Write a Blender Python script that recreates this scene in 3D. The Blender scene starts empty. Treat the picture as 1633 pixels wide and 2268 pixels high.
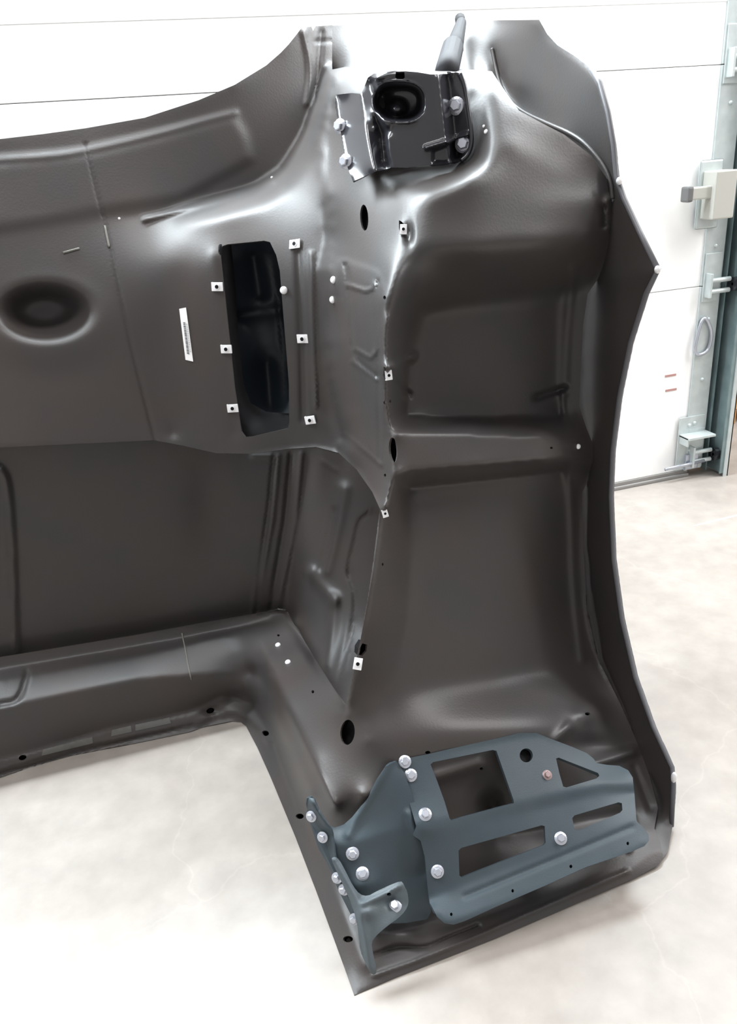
import bpy, bmesh, math, random
import numpy as np
from mathutils import Vector, Matrix
from mathutils.geometry import delaunay_2d_cdt

random.seed(4)
S = bpy.context.scene
COL = S.collection

# ------------------------------------------------------------------ camera, light, exposure
F, CX, CY, H = 1750.0, 816.5, 1134.0, 1.10
R = np.array([[0.95339471, 0.18258417, -0.24021146],
              [-0.29310038, 0.37143954, -0.88097948],
              [-0.07162887, 0.91032724, 0.40764398]])
CAMP = np.array([0.0, 0.0, H])
FWD = -R[:, 2]
cam = bpy.data.cameras.new('camera')
cam.sensor_fit = 'HORIZONTAL'; cam.sensor_width = 36.0; cam.lens = 36.0 * F / 1633.0
cam.clip_start = 0.02
co = bpy.data.objects.new('camera', cam); COL.objects.link(co)
M = Matrix([list(R[0]) + [0], list(R[1]) + [0], list(R[2]) + [H], [0, 0, 0, 1]])
co.matrix_world = M
S.camera = co
S.view_settings.view_transform = 'Standard'
S.view_settings.look = 'None'
S.view_settings.exposure = 0.0
S.view_settings.gamma = 1.0
S.view_settings.use_curve_mapping = False

W = bpy.data.worlds.new('world'); S.world = W; W.use_nodes = True
bg = W.node_tree.nodes['Background']
bg.inputs[0].default_value = (1.0, 0.98, 0.97, 1); bg.inputs[1].default_value = 0.72


def area(name, loc, target, sx, sy, power, col=(1, 1, 1)):
    l = bpy.data.lights.new(name, 'AREA'); l.shape = 'RECTANGLE'
    l.size = sx; l.size_y = sy; l.energy = power; l.color = col
    o = bpy.data.objects.new(name, l); COL.objects.link(o)
    o.location = loc
    d = Vector(target) - Vector(loc)
    o.rotation_euler = d.to_track_quat('-Z', 'Y').to_euler()
    return o


# ceiling strip light of the workshop, two added fill lamps, and daylight through the window row of the overhead door
area('ceiling_light', (-0.5, 0.85, 3.2), (-0.5, 0.85, 0.0), 2.6, 0.5, 50)
area('ceiling_light.001', (3.2, 1.5, 3.2), (2.4, 1.5, 0.0), 0.6, 2.4, 100)  # added unseen fill lamp, brightens the lower liner and right floor
area('ceiling_light.002', (4.2, 0.2, 3.2), (2.6, 0.8, 0.0), 0.6, 2.4, 90)  # added unseen fill lamp, lifts the floor at the right
area('window_light', (-0.35, 2.13, 2.12), (-0.35, 1.2, 1.8), 4.4, 0.95, 560, (0.86, 0.95, 1.0))


# ------------------------------------------------------------------ materials
def mat(name, col, rough=0.5, metal=0.0, spec=0.5, noise=None, bump=None, coat=0.0):
    m = bpy.data.materials.new(name); m.use_nodes = True
    nt = m.node_tree; b = nt.nodes['Principled BSDF']
    b.inputs['Base Color'].default_value = (*col, 1)
    b.inputs['Roughness'].default_value = rough
    b.inputs['Metallic'].default_value = metal
    b.inputs['Specular IOR Level'].default_value = spec
    b.inputs['Coat Weight'].default_value = coat
    tc = nt.nodes.new('ShaderNodeTexCoord')
    if noise:
        sc, c2, lo, hi = noise
        n = nt.nodes.new('ShaderNodeTexNoise'); n.inputs['Scale'].default_value = sc
        n.inputs['Detail'].default_value = 6
        r = nt.nodes.new('ShaderNodeMapRange'); r.inputs[1].default_value = lo; r.inputs[2].default_value = hi
        mx = nt.nodes.new('ShaderNodeMix'); mx.data_type = 'RGBA'
        mx.inputs[6].default_value = (*col, 1); mx.inputs[7].default_value = (*c2, 1)
        nt.links.new(tc.outputs['Object'], n.inputs['Vector'])
        nt.links.new(n.outputs['Fac'], r.inputs[0]); nt.links.new(r.outputs[0], mx.inputs[0])
        nt.links.new(mx.outputs[2], b.inputs['Base Color'])
    if bump:
        sc, st = bump
        n = nt.nodes.new('ShaderNodeTexNoise'); n.inputs['Scale'].default_value = sc
        n.inputs['Detail'].default_value = 3
        bp = nt.nodes.new('ShaderNodeBump'); bp.inputs['Strength'].default_value = st
        bp.inputs['Distance'].default_value = 0.002
        nt.links.new(tc.outputs['Object'], n.inputs['Vector'])
        nt.links.new(n.outputs['Fac'], bp.inputs['Height']); nt.links.new(bp.outputs[0], b.inputs['Normal'])
    return m


PLASTIC = mat('moulded_plastic', (0.041, 0.039, 0.039), 0.42, 0, 0.38, (7, (0.050, 0.041, 0.038), 0.35, 0.7), (260, 0.10))
LIPM = mat('cut_edge', (0.10, 0.10, 0.11), 0.45, 0, 0.5)
STEEL = mat('painted_steel', (0.036, 0.052, 0.064), 0.55, 0, 0.4, (14, (0.045, 0.062, 0.073), 0.35, 0.7), (500, 0.12))
GLOSS = mat('gloss_black_steel', (0.022, 0.022, 0.027), 0.20, 0, 0.6)
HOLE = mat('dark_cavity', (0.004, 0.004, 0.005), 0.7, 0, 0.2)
DUCT = mat('duct_plastic', (0.012, 0.017, 0.024), 0.45, 0, 0.4)
ZINC = mat('zinc_plated', (0.50, 0.52, 0.58), 0.3, 0.7, 0.5)
CLIP = mat('clip_metal', (0.82, 0.82, 0.84), 0.45, 0.2, 0.5)
PAPER = mat('paper', (0.85, 0.85, 0.85), 0.6)
INK = mat('ink', (0.12, 0.12, 0.14), 0.6)
WHITE = mat('door_paint', (0.92, 0.93, 0.93), 0.45, 0, 0.4)
GALV = mat('galvanised', (0.50, 0.55, 0.55), 0.45, 0.35, 0.5, (30, (0.58, 0.63, 0.63), 0.35, 0.7))
GALVD = mat('track_steel', (0.20, 0.27, 0.28), 0.45, 0.5, 0.5, (20, (0.26, 0.34, 0.35), 0.35, 0.7))
BEIGE = mat('lock_paint', (0.45, 0.45, 0.41), 0.5)
RUBBER = mat('rubber', (0.25, 0.24, 0.23), 0.7)
REDM = mat('red_mark', (0.46, 0.25, 0.23), 0.6)
WOOD = mat('orange_wood', (0.50, 0.23, 0.07), 0.6, 0, 0.4, (9, (0.62, 0.32, 0.12), 0.35, 0.7))
WALLM = mat('wall_paint', (0.62, 0.56, 0.50), 0.7)
SEAL = mat('sealer', (0.15, 0.145, 0.13), 0.7)
BROWN = mat('cover_brown', (0.060, 0.044, 0.038), 0.4)


def concrete():
    m = bpy.data.materials.new('concrete'); m.use_nodes = True
    nt = m.node_tree; b = nt.nodes['Principled BSDF']; L = nt.links.new
    tc = nt.nodes.new('ShaderNodeTexCoord')
    n1 = nt.nodes.new('ShaderNodeTexNoise'); n1.inputs['Scale'].default_value = 2.2; n1.inputs['Detail'].default_value = 9
    n1.inputs['Roughness'].default_value = 0.65
    r1 = nt.nodes.new('ShaderNodeValToRGB')
    r1.color_ramp.elements[0].position = 0.33; r1.color_ramp.elements[0].color = (0.275, 0.244, 0.218, 1)
    r1.color_ramp.elements[1].position = 0.66; r1.color_ramp.elements[1].color = (0.375, 0.342, 0.312, 1)
    n2 = nt.nodes.new('ShaderNodeTexNoise'); n2.inputs['Scale'].default_value = 19; n2.inputs['Detail'].default_value = 5
    r2 = nt.nodes.new('ShaderNodeMapRange'); r2.inputs[1].default_value = 0.3; r2.inputs[2].default_value = 0.75
    r2.inputs[3].default_value = 0.90; r2.inputs[4].default_value = 1.08
    mu = nt.nodes.new('ShaderNodeMix'); mu.data_type = 'RGBA'; mu.blend_type = 'MULTIPLY'; mu.inputs[0].default_value = 1
    v = nt.nodes.new('ShaderNodeTexVoronoi'); v.feature = 'DISTANCE_TO_EDGE'; v.inputs['Scale'].default_value = 1.9
    nd = nt.nodes.new('ShaderNodeTexNoise'); nd.inputs['Scale'].default_value = 6; nd.inputs['Detail'].default_value = 6
    ad = nt.nodes.new('ShaderNodeMix'); ad.data_type = 'VECTOR'; ad.inputs[0].default_value = 0.16
    cr = nt.nodes.new('ShaderNodeMapRange'); cr.inputs[1].default_value = 0.0; cr.inputs[2].default_value = 0.006
    cr.inputs[3].default_value = 1.22; cr.inputs[4].default_value = 1.0
    mu2 = nt.nodes.new('ShaderNodeMix'); mu2.data_type = 'RGBA'; mu2.blend_type = 'MULTIPLY'; mu2.inputs[0].default_value = 0.35
    for n in (n1, n2, nd): L(tc.outputs['Object'], n.inputs['Vector'])
    L(tc.outputs['Object'], ad.inputs[4]); L(nd.outputs['Color'], ad.inputs[5]); L(ad.outputs[1], v.inputs['Vector'])
    L(n1.outputs['Fac'], r1.inputs[0]); L(n2.outputs['Fac'], r2.inputs[0])
    L(r1.outputs[0], mu.inputs[6]); L(r2.outputs[0], mu.inputs[7])
    L(v.outputs['Distance'], cr.inputs[0]); L(mu.outputs[2], mu2.inputs[6]); L(cr.outputs[0], mu2.inputs[7])
    L(mu2.outputs[2], b.inputs['Base Color'])
    b.inputs['Roughness'].default_value = 0.42
    return m


CONC = concrete()


# ------------------------------------------------------------------ sight lines: photo pixel -> point in the room
def ray(px, py):
    v = np.array([px - CX, -(py - CY), -F]); return R @ v       # depth along axis = F units


def pt(px, py, c):
    """c: number = distance y in the room; ('x',v) ('y',v) ('z',v) = plane."""
    r = ray(px, py)
    if isinstance(c, tuple): a, v = 'xyz'.index(c[0]), c[1]
    else: a, v = 1, c
    return CAMP + r * ((v - CAMP[a]) / r[a])


def inv_depth(px, py, c):
    return 1.0 / float((pt(px, py, c) - CAMP) @ FWD)


def unproj(px, py, w):
    return CAMP + ray(px, py) / F / w


def dens(poly, step, closed=False):
    out = []
    n = len(poly)
    for i in range(n if closed else n - 1):
        a = poly[i]; b = poly[(i + 1) % n]
        k = max(1, int(math.hypot(b[0] - a[0], b[1] - a[1]) / step))
        for j in range(k):
            t = j / k; out.append(tuple(a[q] + (b[q] - a[q]) * t for q in range(len(a))))
    if not closed: out.append(tuple(poly[-1]))
    return out


def smooth_poly(p, closed=False, it=2):
    p = [tuple(q[:2]) for q in p]
    for _ in range(it):
        q = []
        n = len(p)
        for i in range(n if closed else n - 1):
            a, b = p[i], p[(i + 1) % n]
            q += [(a[0] * .75 + b[0] * .25, a[1] * .75 + b[1] * .25), (a[0] * .25 + b[0] * .75, a[1] * .25 + b[1] * .75)]
        if not closed: q = [p[0]] + q + [p[-1]]
        p = q
    return p


def blur(a, s):
    if s <= 0: return a
    k = int(3 * s + 1); x = np.arange(-k, k + 1); g = np.exp(-x * x / (2 * s * s)); g /= g.sum()
    p = np.pad(a, ((k, k), (0, 0)), mode='edge')
    a = sum(g[i] * p[i:i + a.shape[0]] for i in range(2 * k + 1))
    p = np.pad(a, ((0, 0), (k, k)), mode='edge')
    return sum(g[i] * p[:, i:i + a.shape[1]] for i in range(2 * k + 1))


def inside(X, Y, poly):
    r = np.zeros(X.shape, bool); n = len(poly)
    for i in range(n):
        x0, y0 = poly[i][:2]; x1, y1 = poly[(i + 1) % n][:2]
        if y0 == y1: continue
        c = ((Y < y0) != (Y < y1)) & (X < (x1 - x0) * (Y - y0) / (y1 - y0) + x0)
        r ^= c
    return r


def dist_line(X, Y, poly):
    d = np.full(X.shape, 1e9)
    for (x0, y0), (x1, y1) in zip(poly[:-1], poly[1:]):
        dx, dy = x1 - x0, y1 - y0; L = dx * dx + dy * dy + 1e-9
        t = np.clip(((X - x0) * dx + (Y - y0) * dy) / L, 0, 1)
        d = np.minimum(d, np.hypot(X - x0 - t * dx, Y - y0 - t * dy))
    return d


class Field:
    """Smooth surface of inverse depth spanned between measured 3-D curves."""

    def __init__(s, x0, y0, x1, y1, curves, fillet=5.0, step=4, iters=260):
        s.x0, s.y0, s.st = x0, y0, step
        nx = int((x1 - x0) / step) + 2; ny = int((y1 - y0) / step) + 2
        pts = []
        for c in curves:
            if len(c) == 1: pts.append((c[0][0], c[0][1], inv_depth(*c[0])))
            cc = [(p[0], p[1], inv_depth(*p)) for p in c]
            # straight in space: split before projecting
            if len(c) > 1: pts += dens(cc, step * .5)
        pts = np.array(pts)
        w = None
        for lv in (16, 8, 4, 2, 1):
            h = step * lv
            mx = int((nx - 1) / lv) + 2; my = int((ny - 1) / lv) + 2
            ix = np.clip(np.round((pts[:, 0] - x0) / h).astype(int), 0, mx - 1)
            iy = np.clip(np.round((pts[:, 1] - y0) / h).astype(int), 0, my - 1)
            sw = np.zeros((my, mx)); cn = np.zeros((my, mx))
            np.add.at(sw, (iy, ix), pts[:, 2]); np.add.at(cn, (iy, ix), 1)
            fx = cn > 0; val = np.where(fx, sw / np.maximum(cn, 1), 0)
            if w is None: w = np.full((my, mx), pts[:, 2].mean())
            else:
                yy = np.minimum(np.arange(my) / 2.0, w.shape[0] - 1.001); xx = np.minimum(np.arange(mx) / 2.0, w.shape[1] - 1.001)
                yi = yy.astype(int); xi = xx.astype(int); fy = (yy - yi)[:, None]; fxx = (xx - xi)[None]
                w = (w[yi][:, xi] * (1 - fy) * (1 - fxx) + w[yi + 1][:, xi] * fy * (1 - fxx)
                     + w[yi][:, xi + 1] * (1 - fy) * fxx + w[yi + 1][:, xi + 1] * fy * fxx)
            for _ in range(iters if lv > 1 else iters // 2):
                p = np.pad(w, 1, mode='edge')
                w = .25 * (p[:-2, 1:-1] + p[2:, 1:-1] + p[1:-1, :-2] + p[1:-1, 2:])
                w[fx] = val[fx]
        w = w[:ny, :nx]
        s.w = blur(w, fillet / step)
        s.X, s.Y = np.meshgrid(x0 + np.arange(s.w.shape[1]) * step, y0 + np.arange(s.w.shape[0]) * step)

    def push(s, h):                       # h metres towards the viewer
        s.w = 1.0 / (1.0 / s.w - h)

    def soften(s, poly, sigma, edge=14):
        m = blur(inside(s.X, s.Y, poly).astype(float), edge / s.st)
        s.w = s.w * (1 - m) + blur(s.w, sigma / s.st) * m

    def line(s, poly, width, h, sm=2):
        poly = smooth_poly(poly, it=sm) if sm else poly
        x = [p[0] for p in poly]; y = [p[1] for p in poly]; m = 4 * width
        i0 = max(0, int((min(x) - m - s.x0) / s.st)); i1 = int((max(x) + m - s.x0) / s.st) + 2
        j0 = max(0, int((min(y) - m - s.y0) / s.st)); j1 = int((max(y) + m - s.y0) / s.st) + 2
        d = dist_line(s.X[j0:j1, i0:i1], s.Y[j0:j1, i0:i1], poly)
        s.w[j0:j1, i0:i1] = 1.0 / (1.0 / s.w[j0:j1, i0:i1] - h * np.exp(-(d / width) ** 2))

    def pad(s, poly, soft, h):
        m = blur(inside(s.X, s.Y, poly).astype(float), soft / s.st)
        s.push(h * m)

    def dome(s, cx, cy, rx, ry, h, p=1.0):
        q = ((s.X - cx) / rx) ** 2 + ((s.Y - cy) / ry) ** 2
        s.push(h * np.exp(-q ** p))

    def __call__(s, px, py):
        px = np.asarray(px, float); py = np.asarray(py, float)
        x = np.clip((px - s.x0) / s.st, 0, s.w.shape[1] - 1.001); y = np.clip((py - s.y0) / s.st, 0, s.w.shape[0] - 1.001)
        i = x.astype(int); j = y.astype(int); a = x - i; b = y - j
        w = s.w
        return w[j, i] * (1 - a) * (1 - b) + w[j, i + 1] * a * (1 - b) + w[j + 1, i] * (1 - a) * b + w[j + 1, i + 1] * a * b

    def P(s, px, py, h=0.0):
        w = float(s(px, py)); return unproj(px, py, 1.0 / (1.0 / w - h))

    def frame(s, px, py, h=0.0, e=5):
        p = s.P(px, py, h)
        a = s.P(px + e, py) - s.P(px - e, py); b = s.P(px, py - e) - s.P(px, py + e)
        n = np.cross(a, b); n /= np.linalg.norm(n)
        if n @ (CAMP - p) < 0: n = -n
        u = a / np.linalg.norm(a); v = np.cross(n, u)
        return p, u, v, n


# ------------------------------------------------------------------ mesh helpers
ROOTS = {}


def link(name, me, mats, parent=None):
    o = bpy.data.objects.new(name, me); COL.objects.link(o)
    for m in (mats if isinstance(mats, (list, tuple)) else [mats]): me.materials.append(m)
    if parent is not None:
        o.parent = parent
        if parent.name in ROOTS: o.location = -Vector(ROOTS[parent.name])
    return o


def thing(name, loc, label, cat, group=None):
    o = bpy.data.objects.new(name, None); COL.objects.link(o); o.location = loc; o.empty_display_size = 0.05
    ROOTS[o.name] = tuple(loc)
    o['label'] = label; o['category'] = cat
    if group: o['group'] = group
    return o


def sheet(name, outline, fld, mats, parent, holes=(), thick=0.003, s=6.0, split=None, smooth_out=False, rimmat=0):
    """Curved sheet part with real thickness; outline and holes traced, depth from fld.
    split: list of (name, polygon or None) -> separate part meshes with continuous shading."""
    if smooth_out: outline = smooth_poly(outline, True, 2)
    pts = []; edges = []

    def add(poly, st, closed=True):
        d = dens([q[:2] for q in poly], st, closed); b = len(pts); pts.extend(d)
        for i in range(len(d) - (0 if closed else 1)): edges.append((b + i, b + (i + 1) % len(d)))
    add(outline, s * .8)
    for h in holes: add(h, s * .6)
    if split:
        for nm, pg in split:
            if pg: add(pg, s)
    xs = [p[0] for p in outline]; ys = [p[1] for p in outline]
    gx, gy = np.meshgrid(np.arange(min(xs), max(xs), s), np.arange(min(ys), max(ys), s * .87))
    gx = gx + (np.arange(gy.shape[0]) % 2)[:, None] * s * .5
    gx = gx.ravel(); gy = gy.ravel()
    ok = inside(gx, gy, outline)
    for h in holes: ok &= ~inside(gx, gy, h)
    gx = gx[ok]; gy = gy[ok]
    # keep clear of constraint points
    B = np.array(pts); cell = {}
    for i, (x, y) in enumerate(B): cell.setdefault((int(x // s), int(y // s)), []).append((x, y))
    keep = []
    for x, y in zip(gx, gy):
        cx_, cy_ = int(x // s), int(y // s); good = True
        for a in (-1, 0, 1):
            for b in (-1, 0, 1):
                for (u, v) in cell.get((cx_ + a, cy_ + b), ()):
                    if (u - x) ** 2 + (v - y) ** 2 < (s * .5) ** 2: good = False; break
                if not good: break
            if not good: break
        if good: keep.append((x, y))
    allp = [Vector(p) for p in pts] + [Vector(p) for p in keep]
    V, _, Fc, *_r = delaunay_2d_cdt(allp, edges, [], 0, 1e-4, False)
    V = np.array([(v.x, v.y) for v in V]); T = np.array([f for f in Fc if len(f) == 3])
    cen = V[T].mean(1)
    ok = inside(cen[:, 0], cen[:, 1], outline)
    for h in holes: ok &= ~inside(cen[:, 0], cen[:, 1], h)
    T = T[ok]; cen = cen[ok]
    w = fld(V[:, 0], V[:, 1])
    dirs = np.stack([V[:, 0] - CX, -(V[:, 1] - CY), np.full(len(V), -F)], 1) @ R.T / F
    P = CAMP + dirs / w[:, None]
    lowz = P[:, 2] < .0015                      # nothing dips below the floor it stands on
    k_ = np.where(lowz, (H - .0015) / np.maximum(H - P[:, 2], 1e-6), 1.0)
    P = CAMP + (P - CAMP) * k_[:, None]
    fn = np.cross(P[T[:, 1]] - P[T[:, 0]], P[T[:, 2]] - P[T[:, 0]])
    flip = np.einsum('ij,ij->i', fn, CAMP - P[T[:, 0]]) < 0
    T[flip] = T[flip][:, ::-1]; fn[flip] *= -1
    N = np.zeros_like(P)
    for k in range(3): np.add.at(N, T[:, k], fn)
    N /= np.maximum(np.linalg.norm(N, axis=1), 1e-12)[:, None]
    Q = P - N * thick
    Q[:, 2] = np.maximum(Q[:, 2], .0002)
    reg = np.zeros(len(T), int)
    names = [name]
    if split:
        names = [n for n, _ in split]; reg[:] = len(names) - 1
        done = np.zeros(len(T), bool)
        for i, (n, pg) in enumerate(split):
            m = ~done if pg is None else (inside(cen[:, 0], cen[:, 1], pg) & ~done)
            reg[m] = i; done |= m
    objs = []
    from collections import Counter
    for i, nm in enumerate(names):
        t = T[reg == i]
        if len(t) == 0: continue
        used = np.unique(t); mp = -np.ones(len(P), int); mp[used] = np.arange(len(used)); n = len(used)
        tt = mp[t]
        E = np.concatenate([tt[:, [0, 1]], tt[:, [1, 2]], tt[:, [2, 0]]])
        cnt = Counter((min(a, b), max(a, b)) for a, b in E)
        rim = [(a, b) for a, b in E if cnt[(min(a, b), max(a, b))] == 1]
        verts = np.concatenate([P[used], Q[used]]).tolist()
        nors = np.concatenate([N[used], -N[used]]).tolist()
        faces = tt.tolist() + (tt[:, ::-1] + n).tolist()
        nf = len(faces)
        for a, b in rim:
            k = len(verts)
            pa, pb, qa, qb = P[used[a]], P[used[b]], Q[used[a]], Q[used[b]]
            nn = np.cross(pa - pb, qb - pb); nn /= max(np.linalg.norm(nn), 1e-12)
            verts += [pa.tolist(), pb.tolist(), qb.tolist(), qa.tolist()]; nors += [nn.tolist()] * 4
            faces.append((k + 1, k, k + 3, k + 2))
        me = bpy.data.meshes.new(nm); me.from_pydata(verts, [], faces); me.update()
        me.polygons.foreach_set('use_smooth', [True] * len(me.polygons))
        ml = mats if isinstance(mats, (list, tuple)) else [mats]
        if rimmat: me.polygons.foreach_set('material_index', [0] * nf + [rimmat] * (len(faces) - nf))
        me.normals_split_custom_set_from_vertices(nors)
        objs.append(link(nm, me, ml, parent))
    return objs if split else objs[0]


def bm_obj(name, bm, mats, parent=None, smooth=False):
    bmesh.ops.recalc_face_normals(bm, faces=bm.faces)
    me = bpy.data.meshes.new(name); bm.to_mesh(me); bm.free()
    if smooth:
        for p in me.polygons: p.use_smooth = True
    return link(name, me, mats, parent)


def bx(bm, x0, x1, y0, y1, z0, z1, bev=0.0):
    r = bmesh.ops.create_cube(bm, size=1.0)
    for v in r['verts']:
        v.co = Vector((x0 + (v.co.x + .5) * (x1 - x0), y0 + (v.co.y + .5) * (y1 - y0), z0 + (v.co.z + .5) * (z1 - z0)))
    if bev:
        ed = list({e for v in r['verts'] for e in v.link_edges})
        bmesh.ops.bevel(bm, geom=ed, offset=bev, segments=2, affect='EDGES', profile=.6)


def tube(bm, pts, r, seg=10, closed=False, caps=True):
    pts = [Vector(p) for p in pts]; n = len(pts); rings = []
    rr = r if isinstance(r, (list, tuple)) else [r] * n
    up = None
    for i, p in enumerate(pts):
        a = pts[(i - 1) % n] if (closed or i > 0) else p; b = pts[(i + 1) % n] if (closed or i < n - 1) else p
        t = (b - a).normalized()
        if up is None: up = t.orthogonal().normalized()
        up = (up - t * up.dot(t)).normalized(); v = t.cross(up)
        rings.append([bm.verts.new(p + (up * math.cos(2 * math.pi * k / seg) + v * math.sin(2 * math.pi * k / seg)) * rr[i]) for k in range(seg)])
    for i in range(n if closed else n - 1):
        A, B = rings[i], rings[(i + 1) % n]
        for k in range(seg): bm.faces.new((A[k], A[(k + 1) % seg], B[(k + 1) % seg], B[k]))
    if not closed and caps: bm.faces.new(rings[0][::-1]); bm.faces.new(rings[-1])


def lathe(bm, prof, seg=24, hexr=None):
    """prof: list of (r, z); spins about local z."""
    rings = []
    for r, z in prof:
        rings.append([bm.verts.new((r * math.cos(2 * math.pi * k / seg), r * math.sin(2 * math.pi * k / seg), z)) for k in range(seg)])
    for A, B in zip(rings[:-1], rings[1:]):
        for k in range(seg): bm.faces.new((A[k], A[(k + 1) % seg], B[(k + 1) % seg], B[k]))
    bm.faces.new(rings[0][::-1]); bm.faces.new(rings[-1])


def setf(o, fr, spin=0.0, scale=1.0, base=None):
    p, u, v, n = fr
    m = Matrix([[u[0], v[0], n[0], p[0]], [u[1], v[1], n[1], p[1]], [u[2], v[2], n[2], p[2]], [0, 0, 0, 1]])
    m = m @ Matrix.Rotation(spin, 4, 'Z') @ Matrix.Scale(scale, 4)
    if base is not None: m = Matrix.Translation(-Vector(base)) @ m
    o.matrix_local = m


def ell(cx, cy, rx, ry, rot=0.0, n=22):
    c, s_ = math.cos(rot), math.sin(rot)
    return [(cx + rx * math.cos(a) * c - ry * math.sin(a) * s_, cy + rx * math.cos(a) * s_ + ry * math.sin(a) * c)
            for a in [2 * math.pi * k / n for k in range(n)]]


def struct(o): o['kind'] = 'structure'; return o


# ------------------------------------------------------------------ the workshop
D = 2.178
bm = bmesh.new(); bx(bm, -5, 6, -4, 8, -0.1, 0.0)
floor = struct(bm_obj('floor', bm, CONC))
bm = bmesh.new(); bx(bm, 2.02, 6, 5.2, 5.3, 0, 3.2)
struct(bm_obj('wall_back', bm, WALLM))
bm = bmesh.new(); bx(bm, -5, 6, D + .001, D + .25, 2.95, 3.4)
struct(bm_obj('wall_front', bm, WALLM))

# sectional overhead door
door = bpy.data.objects.new('door_1', None); COL.objects.link(door); struct(door)
zs = [0.025, 0.652, 1.272, 1.892, 2.512, 2.95]
XR = 1.745
for i in range(5):
    bm = bmesh.new(); bx(bm, -4.6, XR, D, D + .045, zs[i] + .0008, zs[i + 1] - .0008, .0015)
    # shallow pressed ribs of each section
    if i > 1: bx(bm, -4.6, XR, D - .0012, D + .001, zs[i] + .155, zs[i] + .160)
    bm_obj('door_panel', bm, WHITE, door)
bm = bmesh.new(); bx(bm, -4.6, XR + .05, D + .03, D + .05, 0.0, 2.95)
bm_obj('panel_backing', bm, RUBBER, door)
bm = bmesh.new(); bx(bm, -4.6, XR + .02, D - .012, D + .03, 0.0, 0.012, .003); bx(bm, -4.6, XR + .02, D - .004, D + .03, 0.012, 0.025, .002)
bm_obj('bottom_seal', bm, [RUBBER], door)
for i in range(5):
    bm = bmesh.new(); bx(bm, XR, XR + .075, D - .006, D + .04, zs[i] + .001, zs[i + 1] - .001, .002)
    for k in range(3):
        z = zs[i] + .12 + k * .2
        bmesh.ops.create_uvsphere(bm, u_segments=8, v_segments=6, radius=.006, matrix=Matrix.Translation((XR + .04, D - .007, z)))
    bm_obj('end_stile', bm, GALV, door)


def onplane(px, py, off=0.0): return pt(px, py, D - off)


# hinges with rollers at each joint
for z in (0.652, 1.272, 0.075):
    bm = bmesh.new()
    bx(bm, XR + .005, XR + .068, D - .011, D - .006, z - .05, z + .10, .002)
    for dz in (-.017, .017):
        tube(bm, [(XR + .02, D - .024, z + dz), (XR + .092, D - .024, z + dz)], .0075, 12)
    bx(bm, XR + .012, XR + .020, D - .036, D - .006, z - .035, z + .04, .002)
    h = bm_obj('hinge', bm, GALV, door, False)
    bm = bmesh.new()
    tube(bm, [(XR + .098, D - .03, z), (XR + .114, D - .03, z)], .005, 8)
    tube(bm, [(XR + .098, D - .03, z), (XR + .115, D - .03, z)], .022, 16)
    bm_obj('roller', bm, GLOSS, h)
# bottom lift bracket
bm = bmesh.new()
p = onplane(1545, 962, .03)
bx(bm, p[0] - .055, p[0] + .05, D - .062, D - .006, p[2] - .006, p[2] + .002, .001)
bx(bm, p[0] - .055, p[0] - .050, D - .055, D - .006, p[2] - .03, p[2], .001)
bx(bm, p[0] - .06, p[0] + .04, D - .010, D - .006, .03, p[2] + .06, .001)
for (dx, dz) in ((-.01, -.06), (-.02, .03), (.0, .035), (-.02, -.13)):
    bmesh.ops.create_uvsphere(bm, u_segments=10, v_segments=6, radius=.007, matrix=Matrix.Translation((p[0] + dx, D - .010, p[2] + dz)))
bm_obj('bottom_bracket', bm, GALV, door)
bm = bmesh.new()
a = onplane(1474, 1040, .03); b = onplane(1560, 1020, .03)
tube(bm, [a, b], .006, 10)
bx(bm, a[0] + .09, a[0] + .14, D - .02, D - .004, .03, .085, .002)
bm_obj('lift_pin', bm, ZINC, door, True)
# slide lock: base plate, case, bar
a = onplane(1583, 425, .03)
lk = None
bm = bmesh.new(); bx(bm, a[0] - .046, a[0] + .035, D - .016, D - .008, a[2] - .105, a[2] + .09, .006)
lk = bm_obj('slide_lock', bm, GALV, door)
bm = bmesh.new(); bx(bm, a[0] - .034, a[0] + .040, D - .075, D - .016, a[2] - .075, a[2] + .060, .004)
bm_obj('lock_case', bm, BEIGE, lk)
bm = bmesh.new(); bx(bm, a[0] - .105, a[0] - .030, D - .060, D - .036, a[2] - .015, a[2] + .020, .004)
bm_obj('lock_bar', bm, BEIGE, lk)
bm = bmesh.new(); bx(bm, a[0] - .120, a[0] - .100, D - .066, D - .030, a[2] - .020, a[2] + .024, .006)
bm_obj('bar_cap', bm, mat('cap_grey', (.13, .13, .13), .6), lk)
# wire link hanging on the stile
bm = bmesh.new()
loop = [onplane(x, y, .014) for x, y in smooth_poly([(1566, 705), (1578, 735), (1572, 770), (1562, 782), (1545, 787), (1538, 775), (1546, 740), (1556, 705)], True, 2)]
tube(bm, loop, .0055, 8, closed=True)
bm_obj('pull_ring', bm, ZINC, door, True)
# red tape dashes
for (x0, y0, x1, y1) in ((1473, 836, 1498, 827), (1474, 868, 1499, 859)):
    a = onplane(x0, y0); b = onplane(x1, y1)
    bm = bmesh.new(); bx(bm, a[0], b[0], D - .0012, D + .0002, (a[2] + b[2]) / 2 - .0035, (a[2] + b[2]) / 2 + .0035)
    bm_obj('tape_dash', bm, REDM, door)

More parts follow.
